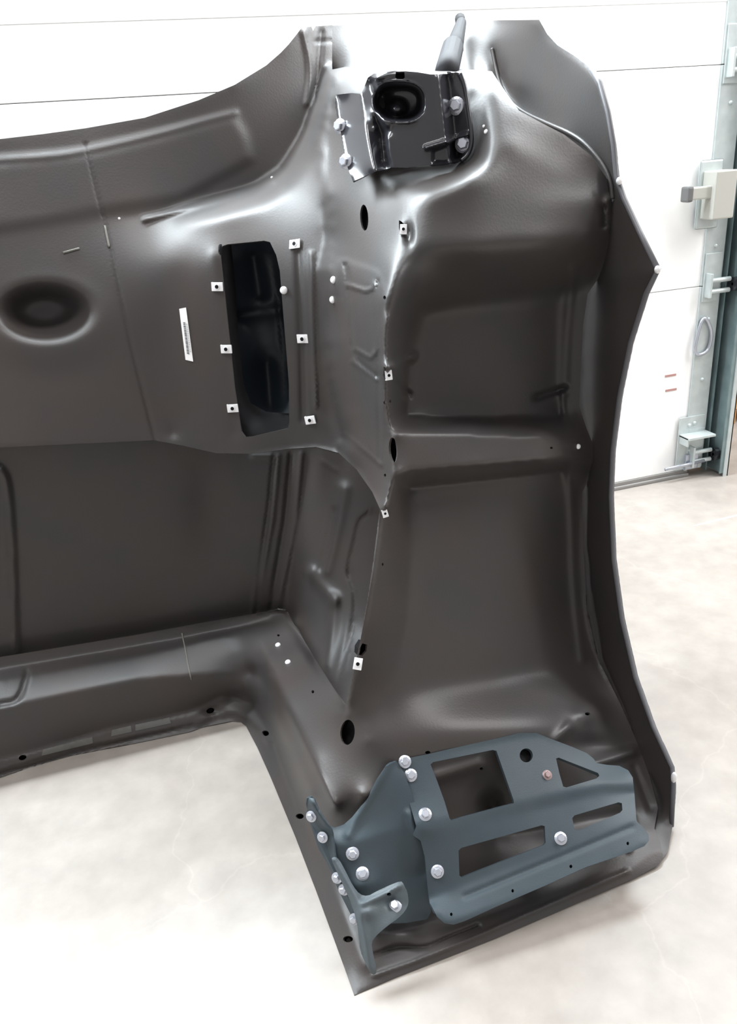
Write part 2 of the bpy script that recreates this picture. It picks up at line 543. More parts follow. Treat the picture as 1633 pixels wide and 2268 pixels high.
# vertical track at the door's side
tr = thing('door_track', (XR + .14, D - .02, 0), 'grey steel roller track standing upright beside the right edge of the white garage door', 'door track')
bm = bmesh.new()
bx(bm, XR + .088, XR + .092, D - .012, D + .05, .012, 2.9)
bx(bm, XR + .088, XR + .120, D + .046, D + .050, .012, 2.9)
bx(bm, XR + .116, XR + .120, D - .058, D + .05, .012, 2.9)
bx(bm, XR + .106, XR + .120, D - .062, D - .058, .012, 2.9)
bm_obj('track_channel', bm, GALVD, tr)
bm = bmesh.new()
bx(bm, XR + .120, XR + .138, D - .066, D - .062, 0.0, 2.9); bx(bm, XR + .134, XR + .138, D - .066, D + .06, 0.0, 2.9)
bm_obj('mounting_angle', bm, GALV, tr)
bm = bmesh.new(); bx(bm, XR + .074, XR + .088, D + .04, D + .055, 0.012, 2.9)
bm_obj('gap_shade_strip', bm, RUBBER, tr)  # dark strip standing in for the shaded gap between stile and track
bm = bmesh.new()
for z in (1.2,): bx(bm, XR + .122, XR + .135, D - .071, D - .066, z - .03, z + .03, .002)
bm_obj('track_clamp', bm, ZINC, tr)

# stack of timber further off to the right of the track
wd = thing('timber_stack', (2.7, 2.68, 0), 'orange-brown timber boards lying beyond the door track at the right edge', 'lumber')
for k in range(3):
    bm = bmesh.new(); bx(bm, 2.13 + .02 * (k % 2), 3.4, 2.55, 2.80, .06 + k * .075, .132 + k * .075, .004)
    bm_obj('board', bm, WOOD, wd)
for x in (2.2, 2.7, 3.2):
    bm = bmesh.new(); bx(bm, x, x + .08, 2.55, 2.80, 0, .06, .003); bm_obj('bearer', bm, WOOD, wd)

# white strip on the floor at the right
a = pt(1533, 1166, ('z', 0)); b = pt(1660, 1135, ('z', 0))
bm = bmesh.new()
d = (b - a) / np.linalg.norm(b - a); q = np.array([-d[1], d[0], 0]) * .004
vs = [bm.verts.new(x) for x in (a, a + d * .05 - q, b - q, b + q, a + d * .05 + q)]
f = bm.faces.new(vs); r = bmesh.ops.extrude_face_region(bm, geom=[f])
for v in r['geom']:
    if isinstance(v, bmesh.types.BMVert): v.co.z += .0008
tape = bm_obj('floor_tape', bm, PAPER)
tape['label'] = 'thin white strip lying on the concrete floor at the right, in front of the door'; tape['category'] = 'tape'

# ------------------------------------------------------------------ the moulded hood
hood = thing('vehicle_hood', (0.15, 1.1, 0), 'large black moulded hood standing on its nose on the concrete floor, bolted brackets inside', 'vehicle hood')

# --- A: outer skin (back sheet that ends in the cowl edge, and the fender side with the wheel-arch edge)
lip = [(1195, 44, 1.43), (1212, 75, ('x', .765)), (1235, 100, ('x', .762)), (1275, 125, ('x', .76)), (1315, 155, ('x', .755)), (1332, 185, ('x', .75)),
       (1350, 250, ('x', .75)), (1362, 320, ('x', .75)), (1368, 390, ('x', .75)), (1385, 440, ('x', .75)), (1420, 515, ('x', .75)),
       (1461, 597, ('x', .75)), (1435, 650, ('x', .75)), (1400, 760, ('x', .75)), (1375, 880, ('x', .75)), (1360, 1000, ('x', .75)),
       (1356, 1100, ('x', .75)), (1362, 1240, ('x', .75)), (1380, 1370, ('x', .75)), (1410, 1500, ('x', .75)), (1450, 1610, ('x', .75)),
       (1492, 1700, ('x', .75)), (1495, 1740, ('x', .745)), (1490, 1830, ('x', .73)), (1480, 1885, ('z', .012)), (1458, 1917, ('z', .006)),
       (1400, 1948, ('z', .004)), (1240, 2017, ('z', .003)), (1100, 2077, ('z', .003)), (960, 2132, ('z', .003)), (870, 2167, ('z', .003)), (785, 2204, ('z', .003))]
top = [(-300, 352, 1.65), (0, 308, 1.65), (190, 284, 1.66), (320, 261, 1.665), (440, 222, 1.675), (520, 188, 1.69), (590, 145, 1.72), (640, 98, 1.745),
       (668, 62, 1.765), (690, 59, 1.78), (700, 57, 1.79), (760, 56, 1.82), (815, 55, 1.885), (900, 53, 1.87), (1018, 47, 1.75), (1100, 45, 1.65), (1195, 44, 1.43)]
SX = [('x', .745)]
sx = ('x', .747)
seam = [(1090, 110, 1.62), (1105, 180, 1.58), (1150, 240, 1.49), (1250, 292, 1.29), (1310, 338, ('x', .742)), (1345, 390, sx), (1357, 450, sx),
        (1355, 540, sx), (1340, 600, sx), (1305, 650, sx), (1293, 720, sx), (1288, 800, sx), (1284, 900, sx), (1300, 950, sx), (1315, 1040, sx), (1290, 1090, sx),
        (1292, 1200, sx), (1300, 1350, sx), (1325, 1460, sx), (1375, 1560, sx), (1410, 1640, ('x', .742)), (1440, 1720, ('x', .738)), (1458, 1790, ('x', .732))]
skinA = [top, lip, seam,
         [(-300, 560, 1.66), (0, 520, 1.68), (200, 500, 1.69), (320, 482, 1.70), (450, 450, 1.70), (560, 415, 1.71), (630, 375, 1.72), (680, 300, 1.74), (715, 220, 1.76), (735, 170, 1.78)],
         [(735, 170, 1.78), (820, 175, 1.68), (1000, 170, 1.66), (1090, 190, 1.50)],
         [(-300, 1030, 1.50), (0, 1000, 1.51), (400, 1000, 1.51)],
         [(1150, 300, 1.42), (1250, 600, 1.40), (1240, 1200, 1.40), (1290, 1500, 1.3), (1400, 1700, .98), (1420, 1800, .93)],
         [(1458, 1790, ('x', .732)), (1440, 1850, ('z', .012)), (1400, 1890, ('z', .012)), (1100, 2010, ('z', .012)), (880, 2110, ('z', .012))]]
fA = Field(-320, 20, 1540, 2240, skinA, 7)
# pressed step running under the cowl edge, faint field of the seam and ribs near the notch
fA.line([(1020, 130), (1330, 240)], 60, .0)
fA.dome(1200, 400, 200, 90, -.004)
fA.line([(1460, 600), (1100, 660)], 30, .004)
# lip return along the wheel arch
fA.line([(1440, 1720), (1462, 1775), (1455, 1800)], 6, -.006)
fA.line([(1405, 1800), (1408, 1860), (1380, 1895)], 6, .006)
fA.line([(850, 2125), (1000, 2088), (1100, 2045), (1200, 1995), (1350, 1945)], 5, -.008)

outA = [p[:2] for p in top] + [p[:2] for p in lip[1:]]
outA_skin = [(725, 57)] + [p[:2] for p in top if p[0] > 725] + [p[:2] for p in lip if 50 < p[1] < 1900] + [
    (1468, 1903), (1430, 1890), (1380, 1860), (1380, 1760), (1260, 1600), (1150, 1400), (1120, 1200), (1120, 700), (1100, 500), (1000, 340), (800, 260), (740, 230), (725, 160)]
fA.push(-0.002)
sheet('outer_skin', outA_skin, fA, [PLASTIC, LIPM], hood, thick=.005, s=7, rimmat=1)

# --- B: nose panel at the lower left and the recess beside the leg
fB = Field(-320, 900, 1010, 1640, [
    [(990, 1000, 1.33), (990, 1400, 1.27), (900, 1600, 1.12)],
    [(-300, 1020, 1.60), (0, 985, 1.60), (340, 965, 1.60), (480, 990, 1.59), (560, 1000, 1.58), (640, 995, 1.56), (690, 990, 1.54)],
    [(-300, 1530, 1.60), (0, 1458, 1.60), (300, 1408, 1.60), (600, 1356, 1.57), (628, 1352, 1.55)],
    [(690, 990, 1.54), (650, 1200, 1.53), (632, 1352, 1.54)],
    [(700, 980, 1.54), (770, 1010, 1.47), (850, 1090, 1.38), (870, 1200, 1.33), (850, 1400, 1.30), (790, 1560, 1.15), (770, 1600, 1.08)],
    [(640, 1370, 1.54), (700, 1490, 1.34), (765, 1600, 1.08)]], 6)
fB.line([(560, 1010), (615, 1010), (602, 1150), (560, 1360)], 5, .006, 0)
fB.line([(608, 1010), (600, 1100), (565, 1355)], 3.5, -.008, 0)
fB.line([(645, 1005), (632, 1150), (598, 1350)], 3.5, -.009, 0)
fB.line([(668, 1005), (655, 1150), (615, 1350)], 5, .006, 0)
fB.line([(0, 1040), (18, 1060), (30, 1200), (36, 1440)], 7, .008)
fB.pad([(-300, 1030), (0, 1030), (16, 1060), (34, 1450), (-300, 1500)], 5, .010)
fB.dome(300, 1200, 260, 160, -.008, 1.5)
fB.dome(470, 1120, 60, 110, -.012)
# branching emboss on the recess wall
fB.line([(763, 1085), (745, 1180), (724, 1262)], 15, .011)
fB.line([(690, 1266), (738, 1330)], 14, .011)
fB.line([(742, 1325), (735, 1400), (722, 1470)], 13, .011)
fB.line([(690, 1266), (660, 1370)], 11, .006)
fB.line([(740, 1130), (728, 1200), (712, 1260)], 6, -.008)
fB.line([(823, 1125), (812, 1142), (795, 1150), (785, 1200), (768, 1265), (782, 1300), (786, 1340), (778, 1400), (755, 1485), (750, 1510)], 3.2, -.007)
fB.pad([(815, 1135), (797, 1152), (785, 1210), (770, 1268), (784, 1300), (788, 1350), (760, 1500), (800, 1500), (860, 1250), (860, 1130)], 3, -.006)
fB.line([(715, 1022), (745, 1042)], 4, .004)
sheet('nose_panel', None or [(-300, 1018), (0, 980), (340, 960), (480, 982), (640, 985), (720, 975), (800, 1000), (900, 1000), (975, 1080), (975, 1400), (880, 1560), (770, 1600),
      (730, 1570), (690, 1510), (650, 1410), (628, 1375), (600, 1378), (300, 1432), (0, 1480), (-300, 1556)], fB, [PLASTIC, LIPM], hood, thick=.004, s=6,
      split=[('nose_panel', [(-320, 900), (668, 900), (690, 990), (650, 1200), (636, 1352), (640, 1640), (-320, 1640)]), ('recess_wall', None)])

# --- C: inner structure: upper panel with the opening, side wall, fender liner, crossmember
Ridge = [(905, 450, 1.13), (897, 560, 1.085), (880, 600, 1.05), (866, 660, 1.03), (858, 720, 1.04), (856, 800, 1.03), (858, 900, 1.03), (866, 960, 1.025), (870, 1060, 1.0), (856, 1120, .985)]
Edge = [(842, 1128, 1.0), (838, 1180, .985), (826, 1270, .965), (806, 1380, .955), (786, 1480, .965), (766, 1560, .985)]
C8 = [(-300, 1022, 1.47), (0, 990, 1.47), (340, 974, 1.47), (400, 985, 1.46), (480, 1003, 1.44), (560, 1003, 1.42), (640, 990, 1.40), (700, 985, 1.37), (750, 1000, 1.335), (790, 1040, 1.24), (825, 1090, 1.10), (842, 1128, 1.0)]
fC = Field(-320, 20, 1460, 2240, [
    [q for q in top if q[0] < 830],
    # upper panel
    [(-300, 500, 1.605), (0, 470, 1.605), (200, 470, 1.605), (320, 482, 1.60), (450, 445, 1.63), (560, 413, 1.65), (625, 370, 1.66), (672, 295, 1.69), (702, 218, 1.72), (722, 153, 1.76)],
    [(385, 500, 1.57), (430, 494, 1.53), (500, 478, 1.50), (580, 455, 1.49), (640, 418, 1.475), (688, 355, 1.47), (710, 290, 1.47), (724, 215, 1.47), (742, 168, 1.47)],
    C8,
    [(470, 560, 1.46), (520, 960, 1.44)], [(715, 330, 1.43), (712, 430, 1.39), (720, 530, 1.36), (708, 600, 1.345), (706, 700, 1.35), (712, 800, 1.355), (724, 900, 1.36), (742, 980, 1.345)],
    [(380, 560, 1.51), (360, 760, 1.51), (385, 960, 1.48)], [(-300, 640, 1.56), (0, 620, 1.56), (180, 600, 1.56)],
    # inner corner
    [(742, 168, 1.47), (728, 300, 1.44), (728, 420, 1.37), (740, 530, 1.33), (728, 600, 1.31), (726, 700, 1.33), (732, 800, 1.33), (745, 900, 1.34), (765, 975, 1.33)],
    # side wall top / box
    [(742, 168, 1.49), (775, 158, 1.45), (820, 160, 1.38), (900, 160, 1.33), (1000, 162, 1.29), (1060, 168, 1.26), (1095, 190, 1.21)],
    [(750, 215, 1.41), (800, 208, 1.31), (822, 200, 1.29)],
    [(735, 146, 1.77), (765, 140, 1.77), (900, 141, 1.74), (1000, 143, 1.70), (1090, 145, 1.58)],
    [(798, 400, 1.29), (830, 385, 1.26), (1000, 368, 1.24), (1040, 350, 1.22)],
    [(822, 200, 1.30), (830, 385, 1.26)], [(1040, 200, 1.24), (1045, 350, 1.22)],
    [(1095, 190, 1.21), (1088, 300, 1.15), (1082, 370, 1.11)],
    [(905, 450, 1.12), (960, 425, 1.10), (1040, 395, 1.09), (1082, 370, 1.11)],
    Ridge, Edge,
    [(856, 1120, .985), (842, 1128, 1.0)],
    # liner, top bulge
    [(925, 485, 1.095), (1050, 470, 1.085), (1200, 455, 1.105), (1310, 440, 1.135)],
    [(912, 550, 1.075), (1050, 548, 1.062), (1200, 540, 1.085), (1300, 520, 1.13)],
    [(925, 690, 1.19), (1100, 670, 1.21), (1240, 650, 1.22), (1275, 640, 1.22)],
    [(925, 690, 1.19), (902, 800, 1.18), (897, 925, 1.16)],
    [(897, 925, 1.16), (1050, 928, 1.18), (1240, 922, 1.21)],
    [(1240, 650, 1.225), (1245, 800, 1.225), (1240, 922, 1.22)],
    [(1105, 180, 1.24), (1150, 250, 1.175), (1250, 302, 1.155), (1310, 348, 1.155), (1345, 400, 1.17), (1352, 450, 1.16), (1350, 540, 1.165), (1335, 600, 1.18), (1298, 650, 1.2), (1286, 800, 1.205), (1280, 900, 1.205), (1298, 950, 1.19), (1318, 1000, 1.18)],
    [(1130, 320, 1.13), (1230, 380, 1.13), (1300, 440, 1.14)],
    # rib
    [(880, 962, 1.015), (905, 955, 1.03), (1050, 958, 1.055), (1200, 966, 1.10), (1275, 985, 1.16)],
    [(880, 1050, .995), (905, 1045, 1.01), (1050, 1033, 1.035), (1200, 1019, 1.09), (1275, 1008, 1.16)],
    [(905, 1078, 1.13), (1050, 1062, 1.16), (1248, 1040, 1.20)],
    # lower liner
    [(905, 1078, 1.13), (915, 1200, 1.08), (912, 1350, 1.04), (890, 1480, 1.01), (850, 1570, .985), (815, 1610, .96)],
    [(1248, 1040, 1.20), (1256, 1200, 1.20), (1262, 1350, 1.17), (1285, 1480, 1.11), (1330, 1565, 1.05), (1370, 1620, 1.00)],
    [(1310, 1040, 1.19), (1288, 1090, 1.20), (1290, 1200, 1.19), (1298, 1350, 1.16), (1322, 1460, 1.12), (1372, 1560, 1.04), (1406, 1640, .985), (1436, 1720, .93), (1452, 1790, .888)],
    [(905, 1530, 1.0), (1100, 1510, 1.06), (1285, 1480, 1.11)],
    [(815, 1640, .945), (1000, 1620, .935), (1200, 1605, .95), (1370, 1620, 1.0)],
    [(800, 1760, .90), (1050, 1735, .925), (1250, 1740, .925), (1400, 1760, .91)],
    [(1100, 1850, .90), (1400, 1800, .90)],
    [(880, 2020, ('z', .03)), (1050, 2000, ('z', .02)), (1200, 1950, ('z', .02)), (1400, 1870, ('z', .018)), (1440, 1840, ('z', .02))],
    [(820, 2150, ('z', .012)), (960, 2108, ('z', .012)), (1100, 2058, ('z', .012)), (1240, 1998, ('z', .012)), (1400, 1925, ('z', .012)), (1455, 1885, ('z', .015))],
    [(785, 2204, ('z', .003)), (870, 2167, ('z', .003)), (960, 2132, ('z', .003)), (1100, 2077, ('z', .003)), (1240, 2017, ('z', .003)), (1400, 1948, ('z', .004)), (1458, 1917, ('z', .006))],
    # crossmember and its turn along the leg
    [(-300, 1545, 1.56), (0, 1456, 1.56), (300, 1407, 1.56), (600, 1354, 1.53), (632, 1352, 1.52), (700, 1462, 1.33), (762, 1556, 1.01)],
    [(-300, 1572, 1.55), (0, 1484, 1.55), (300, 1434, 1.55), (466, 1402, 1.54), (600, 1378, 1.51), (632, 1382, 1.47)],
    [(632, 1382, 1.47), (690, 1480, 1.24), (766, 1585, .985)],
    [(-300, 1592, 1.51), (0, 1506, 1.51), (269, 1457, 1.51), (385, 1435, 1.51), (466, 1413, 1.51), (560, 1400, 1.49), (580, 1430, 1.40), (640, 1560, 1.15), (700, 1680, 1.0), (742, 1785, .915)],
    [(-300, 1650, 1.45), (0, 1568, 1.45), (300, 1505, 1.45), (560, 1488, 1.44), (585, 1510, 1.36), (640, 1640, 1.14), (690, 1760, .99)],
    [(-300, 1772, ('z', .03)), (0, 1688, ('z', .03)), (180, 1635, ('z', .03)), (380, 1590, ('z', .03)), (440, 1572, ('z', .03)), (520, 1547, ('z', .03)), (560, 1556, ('z', .03)), (592, 1600, ('z', .03)),
     (610, 1650, ('z', .03)), (660, 1790, ('z', .03)), (710, 1900, ('z', .03)), (760, 2020, ('z', .03)), (812, 2140, ('z', .02))],
    [(-300, 1806, ('z', .002)), (0, 1722, ('z', .002)), (160, 1672, ('z', .002)), (300, 1645, ('z', .002)), (420, 1620, ('z', .002)), (450, 1610, ('z', .002)), (515, 1597, ('z', .002)), (545, 1605, ('z', .002)),
     (570, 1655, ('z', .002)), (600, 1722, ('z', .002)), (655, 1855, ('z', .002)), (700, 1972, ('z', .002)), (740, 2080, ('z', .002)), (785, 2203, ('z', .002))],
], 5)
# generous radii in the mouldings
fC.soften([(900, 470), (1300, 440), (1300, 620), (1262, 900), (905, 915), (905, 640)], 15)
fC.soften([(905, 1095), (1262, 1065), (1300, 1450), (1340, 1620), (840, 1650), (905, 1400)], 17)
fC.soften([(380, 440), (560, 440), (640, 400), (690, 300), (705, 330), (690, 480), (480, 530), (380, 560)], 9, 8)
fC.soften([(-300, 500), (350, 500), (470, 540), (470, 930), (-300, 960)], 20, 20)
fC.soften([(880, 430), (930, 430), (930, 600), (890, 700), (850, 700), (850, 620), (880, 560)], 14, 10)
fC.soften([(800, 1560), (1400, 1540), (1420, 1690), (830, 1740)], 15, 14)
fC.soften([(1055, 180), (1110, 190), (1320, 360), (1330, 470), (900, 500), (905, 430), (1040, 385)], 13, 12)
# pressed details
fC.line([(-300, 372), (0, 352), (120, 344), (190, 333), (350, 296), (470, 262), (520, 250)], 8, .0035)
fC.pad([(-300, 380), (0, 358), (190, 338), (350, 302), (520, 255), (545, 300), (560, 355), (400, 440), (-300, 560)], 9, .006)
fC.line([(672, 70), (690, 150), (680, 230)], 5, .006)
fC.line([(712, 70), (706, 150), (700, 240)], 5, -.006)
fC.line([(742, 65), (742, 140)], 4, -.008)
fC.line([(700, 92), (735, 90)], 3, -.004)
fC.dome(100, 690, 85, 52, -.075, 2.0)
fC.dome(110, 720, 130, 90, .010, 2.0)
fC.line([(190, 320), (215, 430), (240, 520), (262, 640), (300, 800), (345, 975)], 3.0, -.004)
fC.line([(600, 405), (500, 440), (320, 486)], 6, .010)
fC.line([(500, 540), (470, 700), (500, 900), (540, 985)], 60, .0)
fC.line([(690, 560), (692, 700), (700, 900)], 4, .005)
fC.line([(660, 560), (668, 740), (672, 930)], 7, -.006)
fC.pad([(745, 578), (762, 572), (838, 600), (852, 640), (848, 1030), (800, 990), (765, 950), (742, 860), (735, 640)], 4, .004)
fC.line([(764, 585), (770, 610), (775, 700), (782, 790), (835, 835)], 2.6, -.010, 1)
fC.line([(770, 632), (822, 648), (833, 615), (838, 700), (834, 800), (784, 772)], 2.6, .010, 1)
fC.line([(836, 620), (836, 720), (838, 830), (840, 1020)], 2.6, -.010, 1)
fC.line([(780, 800), (836, 840)], 2.6, .007, 0)
fC.line([(765, 960), (845, 1030)], 3, .008, 0)
fC.dome(735, 640, 14, 50, .012)
fC.dome(906, 520, 9, 24, -.016)
fC.dome(868, 815, 20, 16, .022)
fC.line([(870, 812), (912, 790)], 9, .02, 0)
fC.line([(880, 850), (905, 875)], 8, -.012, 0)
fC.dome(856, 1125, 10, 12, .008)
fC.line([(1250, 860), (1190, 880)], 7, -.016, 0)
fC.line([(1246, 870), (1249, 925)], 5, .006, 0)
fC.line([(1270, 600), (1256, 720), (1250, 870)], 12, .006)
fC.line([(1258, 1050), (1266, 1100), (1270, 1300), (1290, 1460)], 9, .005)
fC.line([(1348, 440), (1330, 500), (1345, 505)], 8, .012)
fC.line([(1338, 460), (1336, 500)], 7, -.02, 0)
fC.line([(1302, 1320), (1306, 1390), (1325, 1450), (1350, 1500)], 3.5, .005)
fC.dome(1300, 1580, 34, 26, .030)
fC.line([(1260, 1610), (1230, 1640)], 12, .014, 0)
fC.dome(1300, 1650, 60, 24, -.022)
fC.line([(1320, 1690), (1400, 1665)], 12, .016, 0)
fC.line([(965, 1720), (1060, 1690)], 16, .012)
fC.dome(1090, 1790, 26, 34, -.04)
fC.line([(1405, 1700), (1440, 1790)], 7, -.006)
fC.line([(1400, 1800), (1406, 1850), (1395, 1880)], 8, .008)
# glue flange around the opening in the nose
fC.pad([(-300, 1768), (0, 1684), (90, 1662), (246, 1617), (380, 1590), (430, 1577), (488, 1548), (546, 1543), (591, 1577), (609, 1622), (606, 1650), (592, 1650), (578, 1620), (545, 1592), (515, 1580), (470, 1590), (440, 1604), (300, 1632), (160, 1660), (0, 1710), (-300, 1795)], 2.5, .007)
fC.line([(-300, 1790), (0, 1712), (300, 1636), (430, 1604)], 3, -.005)
fC.dome(470, 1575, 22, 10, -.010)
fC.dome(592, 1640, 14, 14, .006)
fC.line([(600, 1500), (680, 1660), (745, 1790)], 6, .006)
fC.dome(875, 2070, 50, 22, .014)
fC.line([(820, 2118), (880, 2095), (940, 2102), (985, 2080), (1060, 2050)], 4, -.008)
fC.line([(830, 2160), (960, 2115), (1200, 2010), (1390, 1930)], 4, .006)
fC.line([(0, 1560), (44, 1552), (60, 1490)], 6, -.01)

hole_open = smooth_poly([(489, 541), (600, 531), (622, 580), (636, 700), (642, 820), (646, 949), (542, 969)], True, 1)
hole_open = [(489, 560), (493, 545), (504, 541), (585, 533), (598, 536), (612, 565), (620, 600), (628, 700), (633, 760), (640, 850), (641, 935), (638, 949), (560, 967), (545, 968), (535, 955), (520, 860), (505, 720), (495, 620)]
holesC = [hole_open,
          ell(807, 482, 9, 29, -.05), ell(871, 997, 9.5, 28, -.08), ell(770, 1622, 16, 28, .08),
          ell(852, 659, 3, 4.5, 0, 10), ell(852, 892, 2.5, 4, 0, 10), ell(853, 1053, 2.5, 4, 0, 10), ell(848, 1250, 2, 3.5, 0, 10),
          ell(693, 1532, 3, 3.5, 0, 10), ell(617, 1407, 3, 2.5, 0, 10), ell(948, 1667, 6, 4, 0, 12), ell(1302, 1581, 6, 3.5, .1, 12), ell(1222, 992, 3, 2.5, 0, 10),
          ell(1067, 1703, 4, 3.5, 0, 10), ell(466, 1574, 9, 6, -.3, 14), ell(50, 1678, 9, 6, -.3, 14), ell(588, 1624, 8, 6, .2, 14), ell(771, 2080, 11, 7, 0, 16),
          [(795, 1438), (803, 1425), (814, 1428), (812, 1442), (803, 1453), (794, 1452)],
          [(884, 488), (889, 490), (899, 500), (901, 520), (888, 520), (884, 505)],
          [(850, 812), (854, 814), (858, 824), (866, 842), (852, 842), (849, 830)],
          ell(664, 1808, 9, 6, 0, 12)]
outC = [(-300, 352), (0, 308), (95, 297), (190, 284), (320, 261), (440, 222), (520, 188), (590, 145), (622, 117), (640, 98), (656, 78), (668, 62), (690, 59), (694, 70), (700, 58), (736, 56), (736, 154), (765, 148), (820, 150), (900, 152), (1000, 152), (1060, 155), (1090, 158),
        (1105, 182), (1150, 245), (1200, 272), (1250, 298), (1310, 344), (1345, 396), (1357, 450), (1353, 540), (1338, 600), (1302, 650), (1292, 720), (1288, 800), (1283, 900), (1300, 950), (1320, 1000), (1316, 1040), (1290, 1090),
        (1292, 1200), (1300, 1350), (1325, 1460), (1375, 1560), (1410, 1640), (1440, 1720), (1458, 1790), (1450, 1835), (1462, 1862), (1470, 1900), (1458, 1917), (1400, 1948), (1240, 2017), (1100, 2077), (960, 2132), (870, 2167), (785, 2204),
        (740, 2080), (700, 1972), (655, 1855), (600, 1722), (570, 1655), (545, 1608), (533, 1599), (515, 1597), (480, 1604), (450, 1610), (420, 1621), (300, 1646), (160, 1673), (60, 1700), (0, 1722), (-300, 1806),
        (-300, 1545), (0, 1456), (300, 1407), (600, 1354), (615, 1350), (632, 1352), (660, 1395), (700, 1462), (762, 1560), (766, 1560), (786, 1480), (806, 1380), (826, 1270), (838, 1180), (842, 1128), (825, 1090), (790, 1040), (750, 1003), (700, 990),
        (640, 994), (560, 1005), (480, 1004), (400, 986), (340, 975), (0, 991), (-300, 1023)]
SPL = [('inner_panel', [(-320, 0), (742, 0), (742, 100), (742, 168), (728, 300), (728, 420), (740, 530), (728, 600), (726, 700), (732, 800), (745, 900), (765, 975), (780, 1100), (-320, 1100)]),
       ('crossmember', [(-320, 1300), (700, 1300), (762, 1556), (766, 1585), (800, 1640), (800, 1760), (770, 1830), (850, 2040), (812, 2130), (785, 2230), (-320, 2230)]),
       ('side_wall', [(700, 120), (800, 120), (822, 200), (832, 385), (905, 450), (897, 560), (880, 600), (866, 660), (858, 720), (856, 800), (858, 900), (866, 960), (875, 1060), (856, 1150), (820, 1150), (700, 1100)]),
       ('fender_liner', None)]
partsC = sheet('inner_panel', outC, fC, [PLASTIC, LIPM], hood, holes=holesC, thick=.003, s=5.5, split=SPL)
PC = {o.name.split('.')[0]: o for o in partsC}


# near-black cups closing the small holes, their colour standing in for shade
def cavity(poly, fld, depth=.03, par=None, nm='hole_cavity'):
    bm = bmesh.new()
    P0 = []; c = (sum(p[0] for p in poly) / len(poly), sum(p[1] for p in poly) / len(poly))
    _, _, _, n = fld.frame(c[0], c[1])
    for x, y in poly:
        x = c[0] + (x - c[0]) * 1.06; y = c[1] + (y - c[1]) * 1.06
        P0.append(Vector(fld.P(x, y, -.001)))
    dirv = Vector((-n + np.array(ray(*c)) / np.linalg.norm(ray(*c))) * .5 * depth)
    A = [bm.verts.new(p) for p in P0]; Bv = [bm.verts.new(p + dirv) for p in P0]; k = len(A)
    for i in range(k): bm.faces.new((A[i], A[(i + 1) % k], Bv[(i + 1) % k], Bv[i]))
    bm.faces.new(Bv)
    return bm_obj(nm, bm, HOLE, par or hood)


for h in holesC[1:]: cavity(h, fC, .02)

# air duct behind the opening
fD = Field(460, 500, 700, 1000, [
    [(470, 520, 1.53), (640, 515, 1.50)], [(500, 540, 1.56), (515, 700, 1.56), (540, 900, 1.55), (560, 990, 1.54)],
    [(560, 560, 1.60), (575, 660, 1.60)], [(518, 690, 1.57), (560, 672, 1.585), (628, 668, 1.56)], [(520, 700, 1.60), (570, 690, 1.60), (628, 684, 1.58)],
    [(590, 800, 1.61), (600, 900, 1.58)], [(640, 560, 1.54), (660, 800, 1.54), (660, 960, 1.50)]], 5)
fD.line([(600, 560), (625, 700), (638, 880)], 6, -.01)
sheet('air_duct', [(474, 520), (650, 515), (668, 700), (670, 975), (520, 995), (505, 860), (488, 700)], fD, [DUCT, DUCT], hood, thick=.003, s=8)
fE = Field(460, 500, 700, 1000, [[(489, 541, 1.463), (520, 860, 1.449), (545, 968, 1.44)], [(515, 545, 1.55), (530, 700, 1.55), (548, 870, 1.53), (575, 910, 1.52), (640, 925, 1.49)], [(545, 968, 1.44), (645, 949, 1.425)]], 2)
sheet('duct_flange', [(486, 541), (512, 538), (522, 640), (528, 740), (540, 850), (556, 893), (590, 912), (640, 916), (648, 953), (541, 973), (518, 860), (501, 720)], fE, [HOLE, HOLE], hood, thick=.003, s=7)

# edge moulding bulge / lighter lip on the fender side: a rolled bead
bm = bmesh.new()
bead = [pt(p[0] - 2.5, p[1], p[2]) for p in lip[4:24]]
tube(bm, bead, .0042, 8)
bm_obj('wheel_arch_bead', bm, LIPM, hood, True)
for (x, y, c) in ((1372, 401, ('x', .746)), (1457, 597, ('x', .746)), (1493, 1722, ('x', .744))):
    bm = bmesh.new(); p = pt(x, y, c); bmesh.ops.create_uvsphere(bm, u_segments=10, v_segments=8, radius=.0048, matrix=Matrix.Translation(p))
    for v in bm.verts: v.co.z = p[2] + (v.co.z - p[2]) * (2.4 if y > 1000 else 1.2)
    bm_obj('edge_clip', bm, CLIP, hood, True)

# wire run along the seam of the liner
bm = bmesh.new()
cp = smooth_poly([(1090, 108), (1098, 150), (1108, 190), (1130, 225), (1160, 250), (1215, 275), (1265, 296), (1300, 320), (1335, 362), (1353, 400), (1357, 440)], False, 2)
tube(bm, [fA.P(x, y, .004) for x, y in cp], .0035, 8)
bm_obj('seam_bead', bm, PLASTIC, hood, True)

# dark strap rising behind the strut seat
bm = bmesh.new()
for seq, rad in (([(1022, 50, 1.68), (1008, 100, 1.58), (1006, 108, 1.57)], [.010, .016, .018]), ([(1003, 106, 1.55), (992, 150, 1.42), (986, 170, 1.38)], [.020, .020, .019])):
    tube(bm, [pt(*q) for q in seq], rad, 14)
st = bm_obj('prop_strut', bm, mat('strut_rubber', (.022, .022, .025), .7, 0, .15), hood, True)
bm = bmesh.new(); tube(bm, [pt(1019, 40, 1.70), pt(1021, 54, 1.68)], .010, 10); bm_obj('strut_end', bm, HOLE, st, True)


